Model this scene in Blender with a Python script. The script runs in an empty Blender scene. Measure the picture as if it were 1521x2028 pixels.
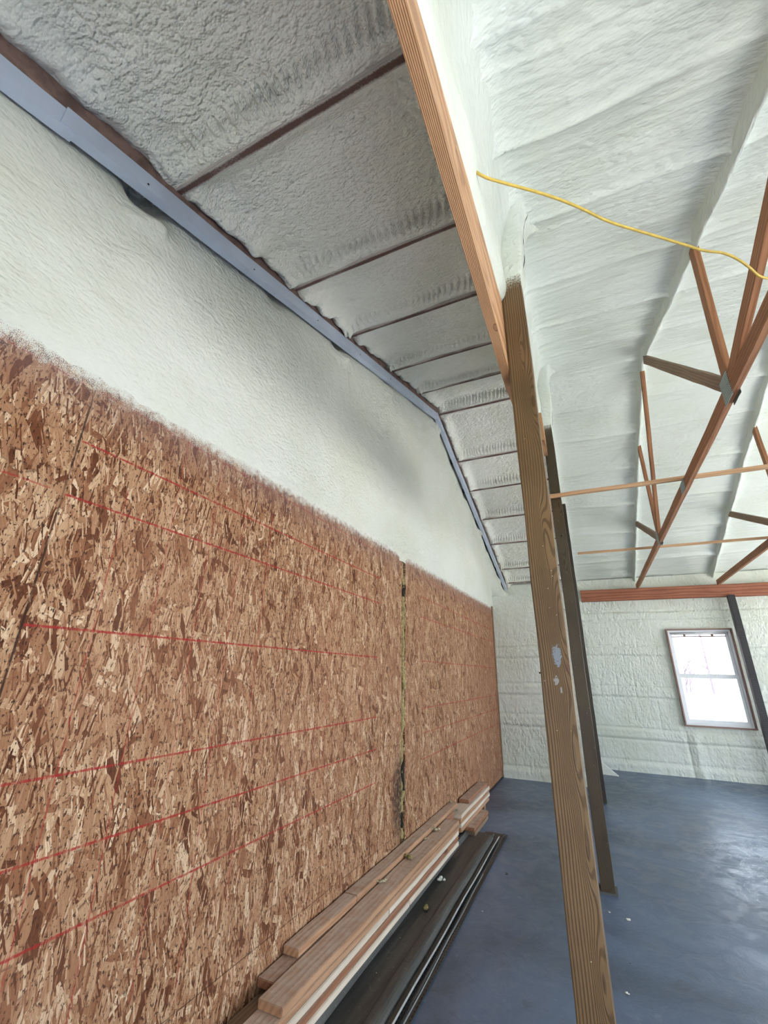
import bpy, bmesh, math, random
import numpy as np
from mathutils import Vector, Matrix, Euler
random.seed(7)
S = bpy.context.scene
COL = S.collection

# ------------------------------------------------------------------ camera
F_PX = 839.65
pitch, yaw, roll = math.radians(20.749), math.radians(-25.241), math.radians(1.281)
fw = Vector((math.sin(yaw)*math.cos(pitch), math.cos(yaw)*math.cos(pitch), math.sin(pitch)))
rt = Vector((math.cos(yaw), -math.sin(yaw), 0)); up = rt.cross(fw)
r2 = math.cos(roll)*rt + math.sin(roll)*up
u2 = -math.sin(roll)*rt + math.cos(roll)*up
cam = bpy.data.cameras.new('camera'); co = bpy.data.objects.new('camera', cam); COL.objects.link(co)
cam.sensor_fit = 'VERTICAL'; cam.sensor_height = 24; cam.lens = 24*F_PX/2028
cam.clip_start = 0.02; cam.clip_end = 300
m = Matrix((r2, u2, -fw)).transposed().to_4x4(); m.translation = Vector((0, 0, 1.55))
co.matrix_world = m
S.camera = co

# ------------------------------------------------------------------ world, light, exposure
w = bpy.data.worlds.new('overcast_sky'); S.world = w; w.use_nodes = True
nt = w.node_tree; nt.nodes.clear()
tc = nt.nodes.new('ShaderNodeTexCoord'); sp = nt.nodes.new('ShaderNodeSeparateXYZ')
rp = nt.nodes.new('ShaderNodeValToRGB'); bg = nt.nodes.new('ShaderNodeBackground'); ow = nt.nodes.new('ShaderNodeOutputWorld')
mr = nt.nodes.new('ShaderNodeMapRange'); mr.inputs['From Min'].default_value = -.1; mr.inputs['From Max'].default_value = 1
nt.links.new(tc.outputs['Generated'], sp.inputs[0]); nt.links.new(sp.outputs['Z'], mr.inputs['Value'])
nt.links.new(mr.outputs[0], rp.inputs[0]); nt.links.new(rp.outputs[0], bg.inputs[0]); nt.links.new(bg.outputs[0], ow.inputs[0])
rp.color_ramp.elements[0].color = (.87, .935, 1, 1); rp.color_ramp.elements[1].color = (.62, .80, 1, 1)
bg.inputs['Strength'].default_value = 5.5
sun = bpy.data.lights.new('sun', 'SUN'); sun.energy = 30; sun.angle = math.radians(2); sun.color = (1, .95, .87)
so = bpy.data.objects.new('sun', sun); COL.objects.link(so)
so.rotation_euler = Vector((-.35, .55, -.9)).to_track_quat('-Z', 'Y').to_euler()
vs = S.view_settings
S.display_settings.display_device = 'sRGB'
vs.view_transform = 'Standard'; vs.look = 'None'; vs.gamma = 1; vs.use_curve_mapping = False
vs.exposure = 0.04
S.cycles.max_bounces = 7; S.cycles.diffuse_bounces = 4; S.cycles.glossy_bounces = 3; S.cycles.transmission_bounces = 4
S.cycles.adaptive_threshold = .06; S.cycles.caustics_reflective = False; S.cycles.caustics_refractive = False

def portal(name, loc, rot, sx, sy):
    l = bpy.data.lights.new(name, 'AREA'); l.shape = 'RECTANGLE'; l.size = sx; l.size_y = sy
    l.cycles.is_portal = True
    o = bpy.data.objects.new(name, l); o.location = loc; o.rotation_euler = rot; COL.objects.link(o)

# ------------------------------------------------------------------ basics
def tag(o, label=None, cat=None, group=None, kind=None):
    if label: o['label'] = label
    if cat: o['category'] = cat
    if group: o['group'] = group
    if kind: o['kind'] = kind
    return o
def link(name, me, mat=None, parent=None, smooth=False):
    o = bpy.data.objects.new(name, me); COL.objects.link(o)
    if mat: me.materials.append(mat)
    if parent:
        o.parent = parent
        o.matrix_parent_inverse = parent.matrix_basis.inverted()
    if smooth:
        me.polygons.foreach_set('use_smooth', [True]*len(me.polygons))
    return o
def empty(name, loc=(0, 0, 0)):
    o = bpy.data.objects.new(name, None); o.location = loc; o.empty_display_size = .1; COL.objects.link(o); return o
def struct(name, me, mat, smooth=False, parent=None):
    o = link(name, me, mat, parent, smooth)
    if not parent: o['kind'] = 'structure'
    return o
def bm_mesh(bm, name):
    bmesh.ops.recalc_face_normals(bm, faces=bm.faces)
    me = bpy.data.meshes.new(name); bm.to_mesh(me); bm.free(); return me
def add_box(bm, x0, x1, y0, y1, z0, z1, bev=0):
    r = bmesh.ops.create_cube(bm, size=1)
    for v in r['verts']:
        v.co = Vector(((x0+x1)/2+v.co.x*(x1-x0), (y0+y1)/2+v.co.y*(y1-y0), (z0+z1)/2+v.co.z*(z1-z0)))
    if bev:
        es = list({e for v in r['verts'] for e in v.link_edges})
        bmesh.ops.bevel(bm, geom=es, offset=bev, segments=2, affect='EDGES')
def box(name, b, mat, parent=None, bev=0, smooth=False):
    bm = bmesh.new(); add_box(bm, *b, bev=bev)
    return link(name, bm_mesh(bm, name), mat, parent, smooth)
def board(name, p0, p1, wd, th, mat, parent=None, wdir=(0, 0, 1), bev=.002, rough=0):
    """sawn board from p0 to p1 (axis), wd measured along wdir, th the other way; grain along its own local x"""
    p0, p1 = Vector(p0), Vector(p1); L = (p1-p0).length
    ax = (p1-p0).normalized(); wv = Vector(wdir); wv = (wv-ax*wv.dot(ax)).normalized(); tv = ax.cross(wv)
    bm = bmesh.new(); add_box(bm, 0, L, -wd/2, wd/2, -th/2, th/2)
    n = max(2, int(L/.25))
    es = [e for e in bm.edges if abs((e.verts[0].co-e.verts[1].co).x) > L*.9]
    bmesh.ops.subdivide_edges(bm, edges=es, cuts=n)
    rnd = random.Random(hash((round(p0.x, 3), round(p0.y, 3), round(p1.z, 3))) & 0xffff)
    xs = sorted({round(v.co.x, 4) for v in bm.verts})
    wob = {x: (rnd.uniform(-1, 1)*.0015, rnd.uniform(-1, 1)*.0015) for x in xs}
    for v in bm.verts:
        a = wob[round(v.co.x, 4)]; v.co.y += a[0]; v.co.z += a[1]
    if bev:
        es = [e for e in bm.edges if len(e.link_faces) == 2 and e.calc_face_angle(0) > 1]
        bmesh.ops.bevel(bm, geom=es, offset=bev, segments=2, affect='EDGES')
    me = bm_mesh(bm, name); o = link(name, me, mat)
    M = Matrix((ax, wv, tv)).transposed().to_4x4(); M.translation = p0
    if parent:
        o.parent = parent; o.matrix_local = parent.matrix_basis.inverted() @ M
    else:
        o.matrix_basis = M
    return o
# numpy value noise
def vnoise(x, y, seed=0):
    xi = np.floor(x).astype(np.int64); yi = np.floor(y).astype(np.int64)
    fx = x-xi; fy = y-yi; fx = fx*fx*(3-2*fx); fy = fy*fy*(3-2*fy)
    def h(a, b):
        n = (a*374761393+b*668265263+seed*974634777) & 0xffffffff
        n = ((n ^ (n >> 13))*1274126177) & 0xffffffff
        return ((n ^ (n >> 16)) & 0xffff)/32767.5-1
    return (h(xi, yi)*(1-fx)+h(xi+1, yi)*fx)*(1-fy)+(h(xi, yi+1)*(1-fx)+h(xi+1, yi+1)*fx)*fy
def fbm(x, y, o=3, seed=0):
    s = 0; a = 1
    for i in range(o): s = s+a*vnoise(x*2**i, y*2**i, seed+i); a *= .5
    return s
def sst(a, b, x):
    t = np.clip((x-a)/(b-a), 0, 1); return t*t*(3-2*t)
def gridmesh(name, X, Y, Z, flip=False, thick=None):
    """X,Y,Z 2-D arrays of vertex positions -> quads; thick = vector to close it into a solid slab"""
    n, mm = X.shape
    co = np.stack([X, Y, Z], -1).reshape(-1, 3)
    i = np.arange(n*mm).reshape(n, mm)
    q = np.stack([i[:-1, :-1], i[1:, :-1], i[1:, 1:], i[:-1, 1:]], -1).reshape(-1, 4)
    if flip: q = q[:, ::-1]
    if thick is not None:
        N = n*mm; flat = co + np.array(thick)
        ed = [i[0, :], i[:, -1], i[-1, ::-1], i[::-1, 0]]
        loop = np.concatenate([e[:-1] for e in ed])
        back = flat[loop]
        co = np.concatenate([co, back])
        k = len(loop); j = N+np.arange(k)
        nx = np.roll(loop, -1); nj = np.roll(j, -1)
        side = np.stack([loop, nx, nj, j], -1)
        if flip: side = side[:, ::-1]
        faces = [tuple(f) for f in q.tolist()]+[tuple(f) for f in side.tolist()]+[tuple(j.tolist())]
    else:
        faces = q.tolist()
    me = bpy.data.meshes.new(name); me.from_pydata(co.tolist(), [], faces); me.update()
    return me

# ------------------------------------------------------------------ node helper
class N:
    def __init__(s, name):
        s.m = bpy.data.materials.new(name); s.m.use_nodes = True; s.t = s.m.node_tree; s.t.nodes.clear()
        s.out = s.n('ShaderNodeOutputMaterial'); s.b = s.n('ShaderNodeBsdfPrincipled')
        s.t.links.new(s.b.outputs[0], s.out.inputs[0])
    def n(s, ty, **kw):
        x = s.t.nodes.new(ty)
        for k, v in kw.items(): setattr(x, k, v)
        return x
    def set(s, inp, v):
        if isinstance(v, bpy.types.NodeSocket): s.t.links.new(v, inp)
        elif v is not None: inp.default_value = v
    def math(s, op, a, b=None, c=None, clamp=False):
        x = s.n('ShaderNodeMath', operation=op, use_clamp=clamp)
        s.set(x.inputs[0], a)
        if b is not None: s.set(x.inputs[1], b)
        if c is not None: s.set(x.inputs[2], c)
        return x.outputs[0]
    def mix(s, f, a, b, mode='MIX'):
        x = s.n('ShaderNodeMix', data_type='RGBA', blend_type=mode)
        s.set(x.inputs[0], f); s.set(x.inputs[6], a); s.set(x.inputs[7], b); return x.outputs[2]
    def obj(s): return s.n('ShaderNodeTexCoord').outputs['Object']
    def sep(s, v):
        x = s.n('ShaderNodeSeparateXYZ'); s.set(x.inputs[0], v); return x.outputs
    def comb(s, x=0., y=0., z=0.):
        c = s.n('ShaderNodeCombineXYZ'); s.set(c.inputs[0], x); s.set(c.inputs[1], y); s.set(c.inputs[2], z); return c.outputs[0]
    def vmath(s, op, a, b):
        x = s.n('ShaderNodeVectorMath', operation=op); s.set(x.inputs[0], a); s.set(x.inputs[1], b); return x.outputs[0]
    def noise(s, v, sc, det=2, rough=.5, dist=0, d='3D'):
        x = s.n('ShaderNodeTexNoise', noise_dimensions=d); s.set(x.inputs['Vector'], v)
        x.inputs['Scale'].default_value = sc; x.inputs['Detail'].default_value = det
        x.inputs['Roughness'].default_value = rough; x.inputs['Distortion'].default_value = dist
        return x.outputs['Fac']
    def vor(s, v, sc, feat='F1', dist='EUCLIDEAN', d='3D', rnd=1):
        x = s.n('ShaderNodeTexVoronoi', voronoi_dimensions=d, feature=feat, distance=dist); s.set(x.inputs['Vector'], v)
        x.inputs['Scale'].default_value = sc; x.inputs['Randomness'].default_value = rnd; return x.outputs
    def ss(s, v, a, b, lo=0., hi=1., smooth=True):
        x = s.n('ShaderNodeMapRange', interpolation_type='SMOOTHSTEP' if smooth else 'LINEAR')
        s.set(x.inputs[0], v); s.set(x.inputs[1], a); s.set(x.inputs[2], b); s.set(x.inputs[3], lo); s.set(x.inputs[4], hi)
        return x.outputs[0]
    def ramp(s, v, stops):
        x = s.n('ShaderNodeValToRGB'); s.set(x.inputs[0], v); e = x.color_ramp.elements
        while len(e) < len(stops): e.new(.5)
        for k, (p, c) in enumerate(stops): e[k].position = p; e[k].color = (*c, 1)
        return x.outputs[0]
    def bump(s, h, dist, st=1, nrm=None):
        x = s.n('ShaderNodeBump'); s.set(x.inputs['Height'], h); x.inputs['Distance'].default_value = dist
        x.inputs['Strength'].default_value = st
        if nrm is not None: s.set(x.inputs['Normal'], nrm)
        return x.outputs[0]
    def rnd(s): return s.n('ShaderNodeObjectInfo').outputs['Random']
    def done(s, col=None, rough=None, nrm=None, metal=None, spec=None):
        if col is not None: s.set(s.b.inputs['Base Color'], col if isinstance(col, bpy.types.NodeSocket) else (*col, 1))
        if rough is not None: s.set(s.b.inputs['Roughness'], rough)
        if nrm is not None: s.set(s.b.inputs['Normal'], nrm)
        if metal is not None: s.b.inputs['Metallic'].default_value = metal
        if spec is not None: s.b.inputs['Specular IOR Level'].default_value = spec
        return s.m
def C4(c): return (*c, 1)

# ------------------------------------------------------------------ materials
FOAM = (.79, .82, .745)
def foam_mat(name, stretch, bumpd=.006, scale=42, tint=FOAM):
    a = N(name); o = a.obj(); p = a.vmath('MULTIPLY', o, stretch)
    big = a.noise(p, scale*.30, 2, .5, .15)
    sm = a.vor(a.vmath('ADD', p, a.vmath('MULTIPLY', a.comb(big, big, big), (.05, .05, .05))), scale, 'SMOOTH_F1')[0]
    fine = a.vor(p, scale*2.1)[0]
    h = a.math('ADD', a.math('MULTIPLY', sm, -.85), a.math('ADD', a.math('MULTIPLY', big, .65), a.math('MULTIPLY', fine, -.28)))
    patch = a.noise(o, .9, 3, .55)
    hh = a.math('MULTIPLY', h, a.ss(patch, .35, .65, .45, 1.1))
    col = a.mix(a.ss(a.noise(o, 1.7, 4, .6), .35, .7), C4(tint), C4((tint[0]*.93, tint[1]*.93, tint[2]*.88)))
    return a.done(col, .62, a.bump(hh, bumpd), spec=.35)
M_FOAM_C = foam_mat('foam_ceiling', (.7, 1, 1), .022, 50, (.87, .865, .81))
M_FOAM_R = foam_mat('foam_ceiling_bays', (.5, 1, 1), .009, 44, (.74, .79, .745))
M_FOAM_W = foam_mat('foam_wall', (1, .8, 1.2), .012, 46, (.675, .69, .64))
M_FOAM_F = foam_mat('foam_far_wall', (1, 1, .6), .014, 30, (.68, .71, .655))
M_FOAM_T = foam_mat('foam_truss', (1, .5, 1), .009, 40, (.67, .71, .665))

def wood_mat(name, light, dark, rings=26, contrast=.5, knots=.5, dust=0, rough=.7, foam=None, spec=.3, zc=.8, kn=()):
    a = N(name); o = a.obj(); r = a.rnd()
    off = a.comb(a.math('MULTIPLY', r, 37.), a.math('MULTIPLY', r, 11.3), a.math('MULTIPLY', r, 5.7))
    p = a.vmath('ADD', o, off)
    s = a.sep(p)
    # knots: cells stretched along the grain bend the rings around them
    kv = a.vor(a.comb(a.math('MULTIPLY', s[0], .9), a.math('MULTIPLY', s[1], 5.), a.math('MULTIPLY', s[2], 5.)), 1.0)
    kd = kv[0]
    bend = a.math('MULTIPLY', a.ss(kd, 0., .4, 1., 0.), knots*.05)
    warp = a.noise(a.comb(a.math('MULTIPLY', s[0], .8), a.math('MULTIPLY', s[1], 5.), a.math('MULTIPLY', s[2], 5.)), 1., 3, .5)
    u = a.math('ADD', a.math('ADD', s[1], a.math('MULTIPLY', s[2], zc)), a.math('ADD', a.math('MULTIPLY', warp, .09 if zc > .5 else .02), bend))
    ring = a.math('SINE', a.math('MULTIPLY', u, rings*6.283))
    ring = a.ss(ring, -.6, 1., 0., 1.)
    fib = a.noise(a.comb(a.math('MULTIPLY', s[0], 3.), a.math('MULTIPLY', s[1], 160.), a.math('MULTIPLY', s[2], 160.)), 1., 3, .6)
    f = a.math('ADD', a.math('MULTIPLY', ring, contrast), a.math('MULTIPLY', a.math('SUBTRACT', fib, .5), .5))
    col = a.mix(a.math('MAXIMUM', f, 0.), C4(light), C4(dark))
    for kx, ky, kz, ks in kn:
        q = a.n('ShaderNodeVectorMath', operation='LENGTH'); a.set(q.inputs[0], a.vmath('MULTIPLY', a.vmath('SUBTRACT', o, (kx, ky, kz)), (1/(ks*2.6), 1/ks, 1/ks)))
        dq = q.outputs['Value']
        col = a.mix(a.ss(a.math('ABSOLUTE', a.math('SUBTRACT', dq, .8)), 0., .22, .85, 0.), col, C4((.05, .02, .012)))
        col = a.mix(a.ss(dq, .5, .9, .55, 0.), col, C4(dark))
    col = a.mix(a.ss(kd, .035, .06, .85*min(1, knots*2), 0.), col, C4((dark[0]*.35, dark[1]*.3, dark[2]*.3)))
    col = a.mix(a.ss(a.noise(p, 2.2, 3, .6), .35, .75, 0., .35), col, C4((dark[0]*.8, dark[1]*.8, dark[2]*.85)))
    # small flecks of dried foam
    fl = a.vor(o, 34.)
    fm = a.math('MULTIPLY', a.ss(fl[0], .05, .07, 1., 0.), a.math('GREATER_THAN', a.sep(fl[1])[0], .86))
    col = a.mix(a.math('MULTIPLY', fm, .7), col, C4((.85, .84, .78)))
    if dust:
        nz = a.sep(a.n('ShaderNodeNewGeometry').outputs['Normal'])[2]
        dd = a.math('MULTIPLY', a.ss(nz, .3, .9), a.ss(a.noise(p, 14, 4, .7), .3, .7, dust*.4, dust))
        col = a.mix(dd, col, C4((.60, .52, .47)))
    if foam:
        ax, v0, v1 = foam
        g = a.sep(a.n('ShaderNodeNewGeometry').outputs['Position'])[ax]
        t = a.math('ADD', g, a.math('MULTIPLY', a.math('SUBTRACT', a.noise(o, 90, 3, .7), .5), (v1-v0)*1.3))
        t = a.math('ADD', t, a.math('MULTIPLY', a.math('SUBTRACT', a.noise(o, 12, 2, .6), .5), (v1-v0)*.8))
        col = a.mix(a.ss(t, v0, v1), col, C4(FOAM))
    return a.done(col, rough, a.bump(f, .0012), spec=spec)
M_LUMBER = wood_mat('lumber_tan', (.48, .28, .165), (.26, .12, .06), 30, .5, .55, .75)
M_LUMBER_W = wood_mat('lumber_pale', (.70, .60, .49), (.50, .38, .28), 30, .35, .3, .6)
M_LUMBER_R = wood_mat('lumber_reddish', (.36, .17, .095), (.19, .075, .04), 30, .5, .5, .6)
M_BEAM = wood_mat('fir_beam', (.60, .35, .185), (.27, .115, .045), 190, .7, .25, 0, .5, None, .4, .04, ((.93, .184, 3.14, .026), (.86, .184, 3.20, .014), (1.50, .19, 2.965, .010)))
M_TRUSS = wood_mat('truss_wood', (.40, .19, .095), (.19, .08, .04), 40, .5, .5, 0)
M_BRACE = wood_mat('brace_wood', (.56, .36, .21), (.34, .18, .09), 40, .45, .4, 0)
M_HEAD = wood_mat('header_wood', (.36, .14, .08), (.16, .05, .03), 18, .6, .7, 0)
M_GREYW = wood_mat('weathered_wood', (.30, .20, .13), (.14, .09, .06), 40, .5, .4, 0)
M_DARKW = wood_mat('dark_post_wood', (.035, .032, .035), (.015, .014, .016), 40, .4, .2, 0, .4)
M_JAMB = wood_mat('jamb_wood', (.30, .19, .16), (.18, .11, .09), 40, .4, .2, 0)
M_PURLIN = wood_mat('purlin_wood', (.20, .11, .085), (.09, .045, .035), 40, .5, .2, 0, .9)

def post_mat(name, light, dark, knots, foamz, xc, rings=62, mark=None):
    """pressure treated post, grain along z, growth rings bend round knots given as (x,z,size)"""
    a = N(name); o = a.obj(); s = a.sep(o); x, y, z = s[0], s[1], s[2]
    dx = a.math('SUBTRACT', a.math('ADD', x, a.math('MULTIPLY', y, .25)), xc+.45)
    u = a.math('MULTIPLY', dx, 1.)
    warp = a.noise(a.comb(a.math('MULTIPLY', x, 3.), a.math('MULTIPLY', y, 3.), a.math('MULTIPLY', z, .9)), 1., 2, .5)
    u = a.math('ADD', u, a.math('MULTIPLY', warp, .05))
    kn = None
    for kx, kz, ks in knots:
        ddx = a.math('DIVIDE', a.math('SUBTRACT', x, kx), .027*ks)
        ddz = a.math('DIVIDE', a.math('SUBTRACT', z, kz), .17*ks)
        d2 = a.math('ADD', a.math('MULTIPLY', ddx, ddx), a.math('MULTIPLY', ddz, ddz))
        g = a.math('POWER', 2.718, a.math('MULTIPLY', d2, -1.))
        u = a.math('ADD', u, a.math('MULTIPLY', g, .052*ks))
        k1 = a.ss(d2, .02, .06, 1., 0.)
        kn = k1 if kn is None else a.math('MAXIMUM', kn, k1)
    ring = a.math('SINE', a.math('MULTIPLY', u, rings*6.283*1.6))
    ring = a.ss(ring, -.2, .95, 0., 1.)
    # rings are wide on the right of the face and tight on the left
    fib = a.noise(a.comb(a.math('MULTIPLY', x, 220.), a.math('MULTIPLY', y, 220.), a.math('MULTIPLY', z, 5.)), 1., 3, .6)
    f = a.math('ADD', a.math('MULTIPLY', ring, .85), a.math('MULTIPLY', a.math('SUBTRACT', fib, .5), .45))
    col = a.mix(a.math('MAXIMUM', f, 0.), C4(light), C4(dark))
    col = a.mix(a.ss(a.noise(o, 3.2, 3, .6), .35, .7, 0., .45), col, C4((dark[0]*.9, dark[1]*.9, dark[2]*.9)))
    if kn is not None: col = a.mix(a.math('MULTIPLY', kn, .4), col, C4((dark[0]*.5, dark[1]*.45, dark[2]*.45)))
    fl = a.vor(o, 42.)
    fm = a.math('MULTIPLY', a.ss(fl[0], .04, .075, 1., 0.), a.math('GREATER_THAN', a.sep(fl[1])[0], .80))
    col = a.mix(a.math('MULTIPLY', fm, .85), col, C4((.85, .80, .68)))
    if mark:
        for mx, mz, sx_, sz_, c in mark:
            q = a.comb(a.math('DIVIDE', a.math('SUBTRACT', x, mx), sx_), 0., a.math('DIVIDE', a.math('SUBTRACT', z, mz), sz_))
            ln = a.n('ShaderNodeVectorMath', operation='LENGTH'); a.set(ln.inputs[0], q)
            e = a.math('ADD', ln.outputs['Value'], a.math('MULTIPLY', a.math('SUBTRACT', a.noise(o, 120, 3, .7), .5), 2.2))
            col = a.mix(a.math('MULTIPLY', a.ss(e, .7, 1., .8, 0.), a.ss(ln.outputs['Value'], 1.3, 1.5, 1., 0.)), col, C4(c))
    t = a.math('ADD', z, a.math('MULTIPLY', a.math('SUBTRACT', a.noise(o, 110, 3, .7), .5), .28))
    t = a.math('ADD', t, a.math('MULTIPLY', a.math('SUBTRACT', a.noise(o, 14, 2, .6), .5), .10))
    col = a.mix(a.ss(t, foamz-.13, foamz), col, C4(FOAM))
    return a.done(col, .5, a.bump(f, .001), spec=.4)

def osb_mat():
    a = N('oriented_strand_board'); o = a.obj(); s = a.sep(o); y, z = s[1], s[2]
    P = a.comb(y, z, 0.)
    rndm = random.Random(3)
    col = a.ramp(a.noise(P, 22, 4, .7, 0, '2D'), [(.3, (.16, .07, .035)), (.5, (.32, .165, .09)), (.72, (.46, .27, .16))])
    hgt = a.noise(a.comb(a.math('MULTIPLY', y, 120.), a.math('MULTIPLY', z, 26.), 0.), 1., 3, .6, 0, '2D')
    pal = [(0, (.17, .055, .022)), (.09, (.24, .095, .042)), (.17, (.37, .19, .10)), (.36, (.47, .265, .145)), (.62, (.55, .335, .195)), (.84, (.63, .43, .275)), (1, (.72, .55, .38))]
    pal = [(0, (.070, .020, .008)), (.12, (.13, .042, .018)), (.22, (.25, .108, .053)), (.38, (.34, .170, .090)), (.62, (.42, .234, .130)), (.84, (.53, .335, .200)), (1, (.72, .53, .36))]
    #      angle from vertical, length, width, keep
    lay = [(0.15, .050, .0080, .05), (-0.40, .055, .009, .3), (.55, .060, .010, .4), (-.10, .085, .013, .35), (.95, .070, .013, .6),
           (-.85, .085, .016, .6), (.22, .105, .018, .5), (-.30, .115, .024, .58), (1.25, .095, .022, .78), (.05, .125, .028, .66), (.55, .12, .030, .76), (-.12, .060, .0050, .62), (.3, .045, .0042, .68)]
    for i, (an, ln, wd, keep) in enumerate(lay):
        ca, sa = math.cos(an), math.sin(an)
        nz_ = a.n('ShaderNodeTexNoise', noise_dimensions='2D'); a.set(nz_.inputs['Vector'], a.vmath('ADD', P, (i*3.7, i*1.3, 0.)))
        nz_.inputs['Scale'].default_value = 3.5; nz_.inputs['Detail'].default_value = 5; nz_.inputs['Roughness'].default_value = .42
        W_ = a.vmath('SUBTRACT', nz_.outputs['Color'], (.5, .5, .5))
        PP = a.sep(a.vmath('ADD', P, a.vmath('MULTIPLY', W_, (.05, .05, 0.))))
        uu = a.math('ADD', a.math('ADD', a.math('MULTIPLY', PP[0], ca), a.math('MULTIPLY', PP[1], sa)), rndm.uniform(0, 9))
        vv = a.math('ADD', a.math('ADD', a.math('MULTIPLY', PP[0], -sa), a.math('MULTIPLY', PP[1], ca)), rndm.uniform(0, 9))
        q = a.comb(a.math('DIVIDE', uu, wd*1.5), a.math('DIVIDE', vv, ln*1.4), 0.)
        vo = a.vor(q, 1., 'F1', 'CHEBYCHEV', '2D')
        cc = a.sep(vo[1])
        msk = a.math('MULTIPLY', a.ss(vo[0], .44, .47, 1., 0.), a.math('GREATER_THAN', cc[1], keep))
        c = a.ramp(cc[0], pal)
        st = a.noise(a.comb(a.math('MULTIPLY', uu, 420.), a.math('MULTIPLY', vv, 16.), 0.), 1., 1, .6, 0, '2D')
        c = a.mix(a.ss(st, .40, .75, 0., .45), c, C4((.20, .085, .038)))
        rim_shade = a.math('MULTIPLY', a.math('MULTIPLY', a.ss(vo[0], .385, .455), msk), a.math('GREATER_THAN', cc[2], .40))
        c = a.mix(a.math('MULTIPLY', rim_shade, .85), c, C4((.085, .034, .018)))  # small shadows at the chip edges, put into the colour
        col = a.mix(msk, col, c)
    # dark specks and voids between the strands
    dk = a.noise(a.comb(a.math('MULTIPLY', y, 2.2), z, 0.), 55, 3, .6, 0, '2D')
    col = a.mix(a.ss(dk, .60, .66, 0., .95), col, C4((.040, .016, .010)))
    # broad patches: the camera's pinker, darker far-end tone is put into the colour
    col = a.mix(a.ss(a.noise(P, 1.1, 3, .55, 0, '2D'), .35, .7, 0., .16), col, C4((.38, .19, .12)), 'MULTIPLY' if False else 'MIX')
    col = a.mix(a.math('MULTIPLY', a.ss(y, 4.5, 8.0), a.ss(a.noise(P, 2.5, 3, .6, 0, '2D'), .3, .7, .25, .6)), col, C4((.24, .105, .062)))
    red = (.33, .020, .022, 1)
    def line(coord, c0, wdt, strength, lo=None, hi=None, other=None):
        nonlocal col
        jit = a.math('MULTIPLY', a.math('SUBTRACT', a.noise(P, 70, 2, .5, 0, '2D'), .5), .004)
        d = a.math('ABSOLUTE', a.math('SUBTRACT', a.math('ADD', coord, jit), c0))
        f = a.ss(d, wdt*.4, wdt, strength, 0.)
        f = a.math('MULTIPLY', f, a.ss(a.noise(P, 30, 3, .7, 0, '2D'), .30, .58, .35, .95))
        if lo is not None:
            f = a.math('MULTIPLY', f, a.math('GREATER_THAN', other, lo)); f = a.math('MULTIPLY', f, a.math('LESS_THAN', other, hi))
        col = a.mix(f, col, red)
    for zz, st in ((.795, .9), (1.012, .95), (1.23, .9), (1.664, .95), (2.096, .95), (2.304, .95), (2.522, .7)):
        line(z, zz, .0055, st, .745, 3.25, y)
        line(z, zz+.005, .0060, .85*st, 4.25, 7.95, y)
    for zz in (2.10, 2.515): line(z, zz, .0045, .7, -.8, .70, y)
    for yy, lo, hi in ((1.17, .5, 2.55), (1.385, .5, 2.6), (1.585, .4, 2.5), (1.80, .6, 2.4), (.955, .4, 2.2), (2.5, .8, 2.4), (3.0, .9, 2.3), (4.34, .8, 2.5)):
        line(y, yy, .0035, .6, lo, hi, z)
    # sheet seams
    def seam(coord, c0, wdt, lo, hi, other, k=.9):
        nonlocal col
        d = a.math('ABSOLUTE', a.math('SUBTRACT', coord, c0))
        f = a.math('MULTIPLY', a.ss(d, wdt*.5, wdt, k, 0.), a.math('MULTIPLY', a.math('GREATER_THAN', other, lo), a.math('LESS_THAN', other, hi)))
        f = a.math('MULTIPLY', f, a.ss(a.noise(P, 9, 2, .6, 0, '2D'), .35, .5, .5, 1.))
        col = a.mix(f, col, (.035, .018, .012, 1))
    seam(y, .740, .0045, .3, 3, z); seam(y, 2.055, .0035, .36, 3, z, .75); seam(y, 5.1, .004, .36, 3, z, .4); seam(y, 6.42, .004, .36, 3, z, .4)
    seam(z, .368, .003, -2, 3.75, y, .7); seam(z, .368, .003, 3.8, 8.2, y, .5)
    # damp black stain beside the torn joint
    sx_ = a.math('DIVIDE', a.math('SUBTRACT', y, 3.70), .16); sz_ = a.math('DIVIDE', a.math('SUBTRACT', z, .62), .32)
    dd = a.math('ADD', a.math('MULTIPLY', sx_, sx_), a.math('MULTIPLY', sz_, sz_))
    f = a.math('MULTIPLY', a.ss(dd, .1, 1.3, 1., 0.), a.ss(a.noise(P, 26, 4, .7, 0, '2D'), .30, .62, .25, .95))
    col = a.mix(f, col, (.030, .020, .014, 1))
    # white foam dust thinning out below the sprayed edge
    zt = a.math('ADD', a.math('MULTIPLY', y, .022), 2.583)
    t = a.math('SUBTRACT', z, zt)
    n1 = a.noise(P, 330, 2, .7, 0, '2D'); n2 = a.noise(P, 26, 3, .6, 0, '2D')
    t2 = a.math('ADD', t, a.math('ADD', a.math('MULTIPLY', a.math('SUBTRACT', n1, .5), .20), a.math('MULTIPLY', a.math('SUBTRACT', n2, .5), .10)))
    col = a.mix(a.ss(t, -.30, -.05, 0., .45), col, (.22, .14, .13, 1))  # darker purplish band growing towards the sprayed edge
    col = a.mix(a.ss(t2, -.075, -.035), col, C4((.675, .69, .64)))
    return a.done(col, .68, a.bump(hgt, .0035, .9), spec=.14)
M_OSB = osb_mat()

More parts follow.
